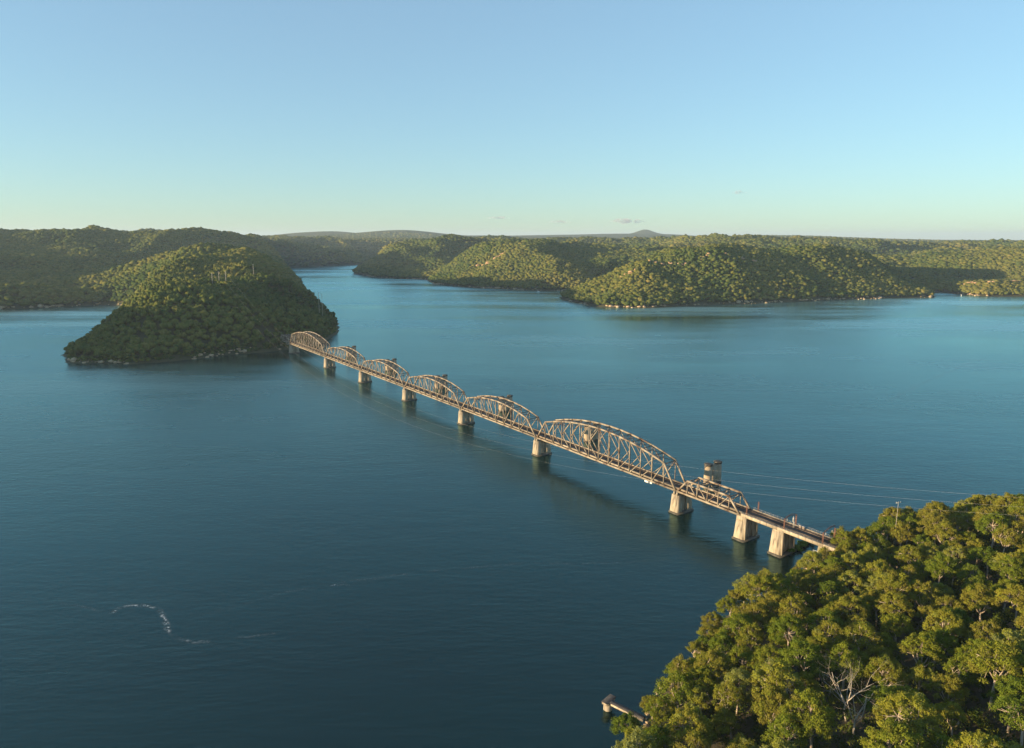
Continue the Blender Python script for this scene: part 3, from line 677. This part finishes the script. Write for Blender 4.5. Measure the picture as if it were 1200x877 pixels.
# ------------------------------------------------------------------ small things on the water and the shores
def jetty():
    c0 = np.array([32.9, 215.3]); c1 = np.array([40.6, 208.6]); d = (c1 - c0) / np.linalg.norm(c1 - c0); rz = math.atan2(d[1], d[0]); L = np.linalg.norm(c1 - c0)
    o = empty("jetty", (c0[0], c0[1], 0), rz); tag(o, "small concrete jetty with T shaped dark deck on round columns at the near shore", "jetty")
    for x in (0, L):
        b_ = MB(); b_.tube([(x, 0, -4), (x, 0, 2.55)], [1.5, 1.45], 24); b_.build("column", M["concrete"], o)
    b_ = MB(); b_.box(-1.1, 1.1, -2.0, 2.9, 2.56, 3.4); b_.build("crosshead", M["concrete"], o)
    b_ = MB()
    for y in np.arange(-2.15, 3.0, .5): b_.box(-1.25, 1.25, y, y + .46, 3.404, 3.56)
    b_.build("head_deck", M["timber"], o)
    b_ = MB(); b_.box(1.12, L + 4, -.9, -.55, 2.6, 3.4); b_.box(1.12, L + 4, .55, .9, 2.6, 3.4); b_.build("beam", M["concrete"], o)
    b_ = MB()
    for x in np.arange(1.27, L + 4, .5): b_.box(x, x + .46, -1.0, 1.0, 3.404, 3.56)
    b_.build("walk_deck", M["timber"], o)
jetty()
def boat(x, Y, ypx, Ln, label, rz, z=None):
    p_ = px(x, ypx, Y); o = empty("boat", (p_[0], p_[1], -drop(p_[0], p_[1])), rz); tag(o, label, "boat")
    b_ = MB(); w = Ln * .17; st = [(-.5, .9, .0), (-.2, 1, 0), (.2, .9, .02), (.42, .4, .05), (.5, .03, .1)]; V_ = []
    for t, ww, rise in st:
        V_ += [(t * Ln, -w * ww, .11 * Ln + rise * Ln), (t * Ln, -w * ww * .6, -.02 * Ln), (t * Ln, w * ww * .6, -.02 * Ln), (t * Ln, w * ww, .11 * Ln + rise * Ln)]
    q_ = [(i * 4 + j, i * 4 + j + 1, i * 4 + 5 + j, i * 4 + 4 + j) for i in range(4) for j in range(3)] + [(i * 4 + 3, i * 4, i * 4 + 4, i * 4 + 7) for i in range(4)] + [(0, 3, 2, 1)]
    b_.add(V_, q_); b_.build("hull", M["white"], o); MB().box(-.25 * Ln, .15 * Ln, -.11 * Ln, .11 * Ln, .112 * Ln, .28 * Ln, .03 * Ln, .02 * Ln).build("cabin", M["white"], o)
boat(631, 2090, 345.5, 9, "small white boat moored in the inlet between the right hills", .6)
boat(337, 3560, 315.5, 16, "white boat moored far up the channel below the dark slope", 1.2)
def marker(x, ypx, Y, hgt, label):
    p_ = px(x, ypx, Y); o = empty("channel_marker", (p_[0], p_[1], -drop(p_[0], p_[1]))); tag(o, label, "marker")
    MB().cyl(0, 0, -2, hgt, .5, n=8).build("pile", M["white"], o); MB().box(-1.3, 1.3, -.3, .3, hgt + .004, hgt + 2.0).build("board", M["white"], o)
marker(1126.5, 347.3, 1930, 3.2, "white channel marker standing in the shaded gap below the far right hill")
marker(329, 317, 3540, 34, "tall thin white beacon beside the far channel")
# fallen white tree on the right bank
def limb(b_, p, d, L, r, depth, g, n=6):
    pts = [np.array(p, float)]; rad = [r]; d = np.array(d, float)
    for i in range(5):
        d = d + g.normal(size=3) * .16; d /= np.linalg.norm(d); pts.append(pts[-1] + d * L / 5); rad.append(r * (1 - .13 * (i + 1)))
    b_.tube(pts, rad, n)
    if depth > 0:
        for k_ in range(g.integers(2, 4)):
            i = g.integers(2, 6); e_ = d + g.normal(size=3) * .65; e_ /= np.linalg.norm(e_); limb(b_, pts[i], e_, L * g.uniform(.5, .75), rad[i] * .62, depth - 1, g, n)
gd = np.random.default_rng(41)
p_ = px(684, 358, 1690); o = empty("fallen_tree", (p_[0], p_[1], 1.0)); tag(o, "bleached fallen tree leaning on the shore of the right hill", "tree")
b_ = MB(); limb(b_, (0, 0, 0), (.85, .3, .45), 22, .9, 0, gd); b_.build("trunk", M["dead_wood"], o)
b_ = MB(); limb(b_, (9, 3, 5), (.5, .3, .8), 12, .5, 2, gd); b_.build("branches", M["dead_wood"], o)
# pale clearing on a far ridge
p_ = px(1094, 287, 4500)

# foam lines left on the water
m, n, b = mat("foam")
tc = N(n, "ShaderNodeTexCoord"); t_ = N(n, "ShaderNodeTexNoise"); t_.inputs["Scale"].default_value = .55; t_.inputs["Detail"].default_value = 8; t_.inputs["Roughness"].default_value = .75; n.links.new(tc.outputs["Object"], t_.inputs["Vector"])
fr = ramp(n, [(0.48, (0, 0, 0)), (0.66, (1.0,) * 3)]); n.links.new(t_.outputs[0], fr.inputs[0])
at = N(n, "ShaderNodeAttribute"); at.attribute_name = "tint"; mm = N(n, "ShaderNodeMath", operation='MULTIPLY'); n.links.new(fr.outputs[0], mm.inputs[0]); n.links.new(at.outputs["Fac"], mm.inputs[1])
n.links.new(mm.outputs[0], b.inputs["Alpha"]); b.inputs["Base Color"].default_value = (.78, .8, .78, 1); b.inputs["Roughness"].default_value = .8
M["foam"] = m
def gz(x, y):
    a = np.array(px(x, y, 100.0)); d = a - [0, 0, EYE]; d[2] = a[2] - EYE; t = -EYE / d[2]; return np.array([d[0] * t, d[1] * t])
def foam(path, width, strength, lift, label):
    P_ = np.array([gz(*p_) for p_ in path]); L = np.concatenate([[0], np.cumsum(np.linalg.norm(np.diff(P_, axis=0), axis=1))]); k = max(int(L[-1] / 1.2), 8)
    u = np.linspace(0, L[-1], k); C = np.column_stack([np.interp(u, L, P_[:, 0]), np.interp(u, L, P_[:, 1])])
    ker = np.ones(5) / 5
    for c_ in (0, 1): C[2:-2, c_] = np.convolve(C[:, c_], ker, 'valid')
    C += np.column_stack([fbm(u, u * 0, 9, 1, 3), fbm(u, u * 0 + 50, 9, 2, 3)]) * width * .7
    T_ = np.gradient(C, axis=0); T_ /= np.linalg.norm(T_, axis=1)[:, None]; Nn = np.column_stack([-T_[:, 1], T_[:, 0]])
    prof = np.array([-1, -.4, .1, .4, 1]); st = np.array([0, .7, 1, .7, 0])
    V_ = (C[:, None, :] + Nn[:, None, :] * (prof * width)[None, :, None]); V_ = np.concatenate([V_, np.full(V_.shape[:2] + (1,), lift)], -1)
    br = np.clip(1.9 * vn(u, u * 0, 9, 4) - .35, 0.03, 1) * np.sin(np.linspace(.15, math.pi - .1, k)) ** .5 * strength
    I_ = np.arange(k * 5).reshape(k, 5); q_ = np.stack([I_[:-1, :-1], I_[1:, :-1], I_[1:, 1:], I_[:-1, 1:]], -1).reshape(-1, 4)
    me = np_mesh("foam", V_.reshape(-1, 3), q_, M["foam"], {"tint": (br[:, None] * st[None]).ravel()})
    tag(link(bpy.data.objects.new("foam", me)), label, "foam", kind="stuff")
foam([(130, 719), (140, 711), (165, 710), (188, 712), (194, 728), (198, 741), (206, 749), (222, 753), (245, 753)], 1.5, .85, .02, "curling line of white foam on the dark water at lower left")
foam([(72, 707), (90, 710), (110, 715), (135, 716)], 1.0, .18, .03, "faint trail of foam left of the curling line")
foam([(235, 722), (270, 712), (302, 704), (330, 695), (420, 680), (520, 668), (610, 661), (720, 660), (800, 655)], 1.2, .16, .04, "long thin drift line of foam across the near water")
foam([(385, 686), (400, 685), (410, 687)], 1.0, .6, .05, "short white foam patch on the drift line")
foam([(276, 747), (300, 746), (322, 743)], 1.0, .3, .06, "short dash of foam right of the curling line")
foam([(1040, 470), (1080, 450), (1130, 428), (1160, 418)], 3.0, .2, .07, "old boat wake fading on the water at right")
foam([(0, 531), (60, 522), (130, 514)], 2.5, .05, .08, "thin slick line on the water at the left edge")

# grassy bank and fence at the bridge foot
def tufts(name, P_, rad, mt, g, label, cat, kind=None):
    me = blobs(name, P_, rad, rad * .8, g.random(len(P_)), 1, mt, g, .3); return tag(link(bpy.data.objects.new(name, me)), label, cat, kind=kind)
P_ = []
for t in np.linspace(0, 1, 60):
    c = np.array([142, 336]) * (1 - t) + np.array([160, 352]) * t; P_.append([c[0] + g.normal() * 1.2, c[1] + g.normal() * 1.2, .9 + g.random() * .9])
tufts("shrub", np.array(P_), g.uniform(.7, 1.5, 60), M["shrub"], g, "low bright green shrubs along the bank under the last bridge span", "shrub")
o = empty("walkway_rail", (0, 0, 0)); tag(o, "pale railing along the shore walkway under the last bridge span", "railing")
a = np.array(bw(782, 16, 0)); c = np.array(bw(800, 19, 0)); b_ = MB(); b2 = MB()
for t in np.linspace(0, 1, 9): p_ = a * (1 - t) + c * t; b_.bar((p_[0], p_[1], -1), (p_[0], p_[1], 3.2), .18, .18)
for zz in (2.4, 3.15): b2.bar((a[0], a[1], zz), (c[0], c[1], zz), .16, .2)
b_.build("posts", M["galv"], o); b2.build("rail", M["galv"], o)
MB().bar((a[0], a[1], 1.6), (c[0], c[1], 1.6), 2.0, .3).build("deck", M["concrete"], o)

# ------------------------------------------------------------------ trees one can tell apart
def gum(seed, H=18.0, Rr=5.6, nclump=24, leaves=190, airy=1.0):
    g = np.random.default_rng(seed); nclump = int(nclump * 2.1)
    lean = g.normal(size=2) * 1.2; fork = np.array([lean[0] * .4, lean[1] * .4, H * g.uniform(.34, .46)])
    tr = MB(); tr.tube([(0, 0, -1.5), (fork[0] * .4, fork[1] * .4, fork[2] * .5), fork], [.42, .34, .27], 7)
    C = []; tries = 0
    while len(C) < nclump and tries < 1600:
        tries += 1
        a = g.random() * 6.283; r = Rr * math.sqrt(g.random()) * .92; zc = H * (.56 + .36 * (1 - (r / Rr) ** 1.8)) * g.uniform(.86, 1.04)
        p = np.array([math.cos(a) * r + lean[0], math.sin(a) * r + lean[1], zc])
        if all(np.linalg.norm((p - q_[0]) * [1, 1, 1.3]) > 1.0 for q_ in C): C.append((p, g.uniform(.65, 1.45)))
    limbs = []
    for k in range(5):
        a = 6.283 * k / 5 + g.normal() * .35; e = fork + np.array([math.cos(a) * Rr * .42, math.sin(a) * Rr * .42, H * g.uniform(.16, .26)])
        m_ = (fork + e) / 2 + np.array([math.cos(a), math.sin(a), -.3]) * .35; tr.tube([fork, m_, e], [.22, .17, .12], 5); limbs.append(e)
    limbs.append(fork + np.array([0, 0, H * .22])); tr.tube([fork, limbs[-1]], [.22, .14], 5)
    for p, r in C:
        e = min(limbs, key=lambda q_: np.linalg.norm(q_ - p)); m_ = (e + p) / 2 + g.normal(size=3) * .3; tr.tube([e, m_, p], [.1, .07, .03], 4)
    Vv, Fq, Tn = [], [], []; base = 0
    for p, r in C:
        n_ = int(1.6 * leaves * (r / 1.5) ** 2 * airy); d = g.normal(size=(n_, 3)); d[:, 2] += .35; d /= np.linalg.norm(d, axis=1)[:, None]
        lump = 1 + .32 * np.sin(d @ (g.normal(size=3) * 3.2) + g.random() * 6) + .2 * np.sin(d @ (g.normal(size=3) * 5.5))
        rad = r * lump * g.random(n_) ** .28
        c_ = p + d * rad[:, None] * [1.08, 1.08, .8]
        nn = d * .95 + g.normal(size=(n_, 3)) * .55; nn /= np.linalg.norm(nn, axis=1)[:, None]
        t1 = np.cross(nn, g.normal(size=(n_, 3))); t1 /= np.linalg.norm(t1, axis=1)[:, None]; t2 = np.cross(nn, t1)
        sz = g.uniform(.09, .20, n_)[:, None]; el = g.uniform(1.0, 1.9, n_)[:, None]
        q_ = np.stack([c_ - t1 * sz * el, c_ - t2 * sz * .7, c_ + t1 * sz * el, c_ + t2 * sz * .7], 1)
        Vv.append(q_.reshape(-1, 3)); Fq.append(np.arange(n_ * 4).reshape(-1, 4) + base); base += n_ * 4
        Tn.append(np.repeat(np.clip(.5 + g.normal() * .2 + g.normal(size=n_) * .18, 0, 1), 4))
    return tr.mesh("trunk", M["bark"], True), np_mesh("crown", np.concatenate(Vv), np.concatenate(Fq), M["leaf"], {"tint": np.concatenate(Tn)})
GUMS = [gum(200 + i, H, Rr, nc, lv, ai) for i, (H, Rr, nc, lv, ai) in enumerate([(18, 6.0, 26, 330, 1), (16, 5.4, 22, 340, 1), (20, 6.8, 32, 310, 1), (17, 7.0, 30, 290, .8), (19, 5.6, 22, 280, .7), (14, 5.0, 19, 340, 1.1), (21, 7.4, 36, 310, 1), (16, 6.2, 25, 270, .65), (18, 6.4, 28, 340, 1.05), (12, 4.4, 16, 340, 1.1)])]
gt = np.random.default_rng(77)
cand = []
for _ in range(60000):
    x, y = gt.uniform(0, 330), gt.uniform(120, 425)
    cand.append((x, y))
cand = np.array(cand); sdn = near.sd(cand[:, 0], cand[:, 1]); ok = (sdn > 1.5) & (np.abs(cand[:, 0]) < .80 * (cand[:, 1] * .981 + 25)); cand = cand[ok]; sdn = sdn[ok]
rel = cand - np.array(B0[:2]); cu = rel @ np.array(UX[:2]); cv = rel @ np.array(VX[:2])
ok = ~((cu < 801) & (cv > -7) & (cv < 20)); cand = cand[ok]; sdn = sdn[ok]
zn = near.h(cand[:, 0], cand[:, 1], sdn)
def on_ground(x, y):
    a = np.array([0, 0, EYE]); d = np.array(px(x, y, 100.0)) - a; d = d / np.linalg.norm(d); best = 150.0
    for t_ in np.arange(150, 500, .5):
        p_ = a + d * t_
        if p_[2] < float(near.h([p_[0]], [p_[1]])[0]): best = t_; break
    return (a + d * best)[:2]
DEAD = [on_ground(1000, 868), on_ground(992, 846)]
chosen = []
for i in range(len(cand)):
    x, y = cand[i]; need = 8.7 if sdn[i] > 25 else 7.4
    if all((x - a[0]) ** 2 + (y - a[1]) ** 2 > need * need for a in chosen): chosen.append((x, y, zn[i], sdn[i]))
# leave out those hidden behind the crest and those below the frame
chosen.sort(key=lambda a: math.hypot(a[0], a[1])); hi = {}; vis = []
for x, y, z, s_ in chosen:
    r = math.hypot(x, y); k_ = int(math.degrees(math.atan2(x, y)) / 1.0)
    fw = y * .98155 + (EYE - z - 18) * .19119; up = y * .19119 - (EYE - z - 18) * .98155
    if up / fw < -.585: continue
    if any(abs((x - D[0]) * D[1] - (y - D[1]) * D[0]) / np.hypot(*D) < 6.5 and -24 < ((x - D[0]) * D[0] + (y - D[1]) * D[1]) / np.hypot(*D) < 4 for D in DEAD): continue
    top = (z + 18 - EYE) / r
    if top < max(hi.get(k_, -9), -9) - .04: continue
    hi[k_] = max(hi.get(k_, -9), (z + 13 - EYE) / r); vis.append((x, y, z, s_))
print("near trees", len(chosen), len(vis))

def near_label(x, y, z, s_, small):
    sz = "small" if small else "tall"
    if s_ < 9 and y < 225: return sz + " gum tree leaning over the water beside the jetty"
    if s_ < 9 and y < 290: return sz + " gum tree at the waterline between the jetty and the bridge"
    if math.hypot(x - 150, y - 315) < 34: return sz + " gum tree crowding the shore end of the bridge deck"
    if s_ < 22 and y < 300: return sz + " gum tree one row back from the near shore"
    if y > 275 and x > 175: return sz + " gum tree on the crest of the near hill below the power cables"
    if y < 190: return sz + " gum tree low on the near slope at the bottom of the view"
    if x < 120: return sz + " gum tree on the lower near slope behind the shore row"
    return sz + " gum tree in the middle of the near wooded slope"
for i, (x, y, z, s_) in enumerate(vis):
    k = int(gt.integers(0, len(GUMS)));
    if s_ < 8 and gt.random() < .6: k = (1, 5, 9, 4)[int(gt.integers(0, 4))]
    tm, cm = GUMS[k]; sc = gt.uniform(.78, 1.08) * (.82 if s_ < 8 else 1.0)
    o = empty("gum_tree", (x, y, z), gt.random() * 6.283); o.scale = (sc, sc, sc * gt.uniform(.92, 1.08))
    lb = near_label(x, y, z, s_, k in (5, 9)); tag(o, lb, "tree", lb.replace("tree", "trees", 1))
    add_part("trunk", tm, o); add_part("crown", cm, o)
# bleached dead trees among them
def dead(x, y, hgt, seed, label, off=0):
    gd = np.random.default_rng(seed); z = float(near.h([x], [y])[0]) + off; o = empty("dead_tree", (x, y, z)); tag(o, label, "tree")
    b_ = MB(); top = np.array([gd.normal() * 1.0, gd.normal() * 1.0, hgt * .36]); b_.tube([(0, 0, -1), top * .5 + gd.normal(size=3) * .2, top], [.38, .3, .22], 8); b_.build("trunk", M["dead_wood"], o, True)
    for k in range(5):
        a = 6.283 * k / 5 + gd.normal() * .4; b_ = MB(); limb(b_, top * gd.uniform(.7, 1.0), (math.cos(a) * .42, math.sin(a) * .42, .9), hgt * gd.uniform(.42, .62), .17, 3, gd, 5); b_.build("branch", M["dead_wood"], o, True)
dead(*DEAD[0], 21, 5, "bleached bare dead tree standing among the near gum trees")
dead(*DEAD[1], 17, 9, "forked bleached dead tree below the taller bare one")

# headland trees of the front row along the water
def small_tree(seed):
    g = np.random.default_rng(seed); P_, r_, t_ = [], [], []
    for k in range(9):
        a = g.random() * 6.283; d = g.uniform(0, 3.0); P_.append([math.cos(a) * d, math.sin(a) * d, g.uniform(4.5, 9.5) - d * .7]); r_.append(g.uniform(1.4, 2.4)); t_.append(np.clip(.4 + g.normal() * .2, 0, 1))
    r_ = np.array(r_); return blobs("tree", np.array(P_), r_, r_ * .85, np.array(t_), 1, M["forest"], g, .34)
SM = [small_tree(300 + i) for i in range(8)]
cnd = np.column_stack([gt.uniform(-640, -290, 6000), gt.uniform(880, 1200, 6000)]); sdh = west.sd(cnd[:, 0], cnd[:, 1]); ok = (sdh > 2.5) & (sdh < 10); cnd = cnd[ok]; sdh = sdh[ok]; zz = west.h(cnd[:, 0], cnd[:, 1], sdh)
pick = []
for i in np.argsort(np.hypot(cnd[:, 0], cnd[:, 1])):
    if len(pick) >= 30: break
    if all((cnd[i, 0] - a[0]) ** 2 + (cnd[i, 1] - a[1]) ** 2 > 5.6 ** 2 for a in pick): pick.append((cnd[i, 0], cnd[i, 1], zz[i]))
for i, (x, y, z) in enumerate(pick):
    o = link(bpy.data.objects.new("shore_tree", SM[i % 8])); o.location = (x, y, z); o.rotation_euler = (0, 0, gt.random() * 6.283); s_ = gt.uniform(.85, 1.3); o.scale = (s_, s_, s_)
    if x < -500: lb = "dark tree above the boulders at the tip of the headland"
    elif x < -400: lb = "dark tree along the middle of the headland shore"
    else: lb = "dark tree on the headland shore next to the far end of the bridge"
    tag(o, lb, "tree", lb.replace("tree", "trees", 1))
cnd = np.column_stack([gt.uniform(-660, -270, 16000), gt.uniform(870, 1250, 16000)]); sdh = west.sd(cnd[:, 0], cnd[:, 1]); ok = (sdh > .8) & (sdh < 8); cnd = cnd[ok]; zz = west.h(cnd[:, 0], cnd[:, 1], sdh[ok]); n_ = len(cnd)
rad = gt.uniform(1.2, 3.0, n_); me = blobs("shore_scrub", np.column_stack([cnd, zz + rad * .5]), rad, rad * gt.uniform(.6, 1.1, n_), np.clip(.3 + gt.normal(size=n_) * .2, 0, 1), 1, M["forest"], gt, .4)
tag(link(bpy.data.objects.new("shore_scrub", me)), "low dark scrub along the foot of the headland", "scrub", kind="stuff")
# undergrowth between the near trees
cnd = np.column_stack([gt.uniform(0, 330, 9000), gt.uniform(130, 420, 9000)]); s_ = near.sd(cnd[:, 0], cnd[:, 1]); rel = cnd - np.array(B0[:2]); cu = rel @ np.array(UX[:2]); cv = rel @ np.array(VX[:2])
ok = (s_ > .5) & ~((cu < 802) & (cv > -3) & (cv < 16)); cnd = cnd[ok]; zz = near.h(cnd[:, 0], cnd[:, 1]); n_ = len(cnd)
rad = gt.uniform(1.0, 3.2, n_); L_ = 90; zz = zz + gt.random(n_) * 4.0 * np.clip((s_[ok] - 2) / 8, 0, 1)
d = gt.normal(size=(n_, L_, 3)); d[:, :, 2] = np.abs(d[:, :, 2]) * .9; d /= np.linalg.norm(d, axis=2)[:, :, None]
c = np.column_stack([cnd, zz])[:, None, :] + d * (rad[:, None] * gt.random((n_, L_)) ** .4)[:, :, None]
nn = d + gt.normal(size=d.shape) * .6; t1 = np.cross(nn, gt.normal(size=d.shape)); t1 /= np.linalg.norm(t1, axis=2)[:, :, None]; t2 = np.cross(nn, t1); t2 /= np.linalg.norm(t2, axis=2)[:, :, None]
sz = gt.uniform(.14, .34, (n_, L_, 1)); q_ = np.stack([c - t1 * sz * 1.5, c - t2 * sz * .7, c + t1 * sz * 1.5, c + t2 * sz * .7], 2).reshape(-1, 3)
tt = np.repeat(np.clip(np.repeat(.35 + gt.normal(size=n_) * .25, L_) + gt.normal(size=n_ * L_) * .12, 0, 1), 4)
me = np_mesh("undergrowth", q_, np.arange(len(q_)).reshape(-1, 4), M["scrub"], {"tint": tt})
tag(link(bpy.data.objects.new("undergrowth", me)), "dark scrub filling the ground under the near gum trees", "scrub", kind="stuff")

# small evening clouds low over the horizon, far beyond the haze
m = bpy.data.materials.new("cloud_vapour"); m.use_nodes = True; n = m.node_tree; n.nodes.remove(n.nodes["Principled BSDF"])
pv = N(n, "ShaderNodeVolumePrincipled"); pv.inputs["Color"].default_value = (.80, .80, .86, 1); pv.inputs["Density"].default_value = .0016; pv.inputs["Anisotropy"].default_value = .2
n.links.new(pv.outputs[0], n.nodes["Material Output"].inputs["Volume"])
def cloud(x, y, wpx, hpx, label, seed):
    g = np.random.default_rng(seed); D_ = 40000.0; c = np.array(px(x, y, D_)); k = D_ / 824; n_ = 22
    u = g.uniform(-1, 1, n_); P_ = np.column_stack([c[0] + u * wpx * k / 2, c[1] + g.normal(size=n_) * wpx * k * .12, c[2] + (g.random(n_) - .35) * hpx * k * .5 * (1 - u * u)])
    r_ = wpx * k * g.uniform(.07, .17, n_) * (1.05 - np.abs(u) * .75)
    me = blobs("cloud", P_, r_, np.minimum(r_ * .5, hpx * k * .42), np.full(n_, .5), 2, m, g, .25)
    tag(link(bpy.data.objects.new("cloud", me)), label, "cloud", kind="stuff")
cloud(735, 262, 42, 6, "small flat mauve cloud above the knob on the horizon", 1)
cloud(655, 262.5, 26, 3, "thin grey cloud low over the horizon left of the knob", 2)
cloud(584, 258, 26, 3, "faint thin cloud strip low over the horizon near the middle", 3)
cloud(865, 228.5, 19, 4, "tiny grey cloud alone in the sky right of the middle", 4)

# ------------------------------------------------------------------ air
HAZE = 4.2e-5
m = bpy.data.materials.new("haze_air"); m.use_nodes = True; n = m.node_tree; n.nodes.remove(n.nodes["Principled BSDF"])
pv = N(n, "ShaderNodeVolumePrincipled"); pv.inputs["Color"].default_value = (.62, .80, 1.0, 1); pv.inputs["Density"].default_value = HAZE; pv.inputs["Anisotropy"].default_value = 0.1
n.links.new(pv.outputs[0], n.nodes["Material Output"].inputs["Volume"])
b_ = MB(); b_.box(-31500, 31500, -31500, 31500, -150, 330)
tag(b_.build("haze", m), "pale blue evening haze over the river and hills", "haze", kind="stuff")
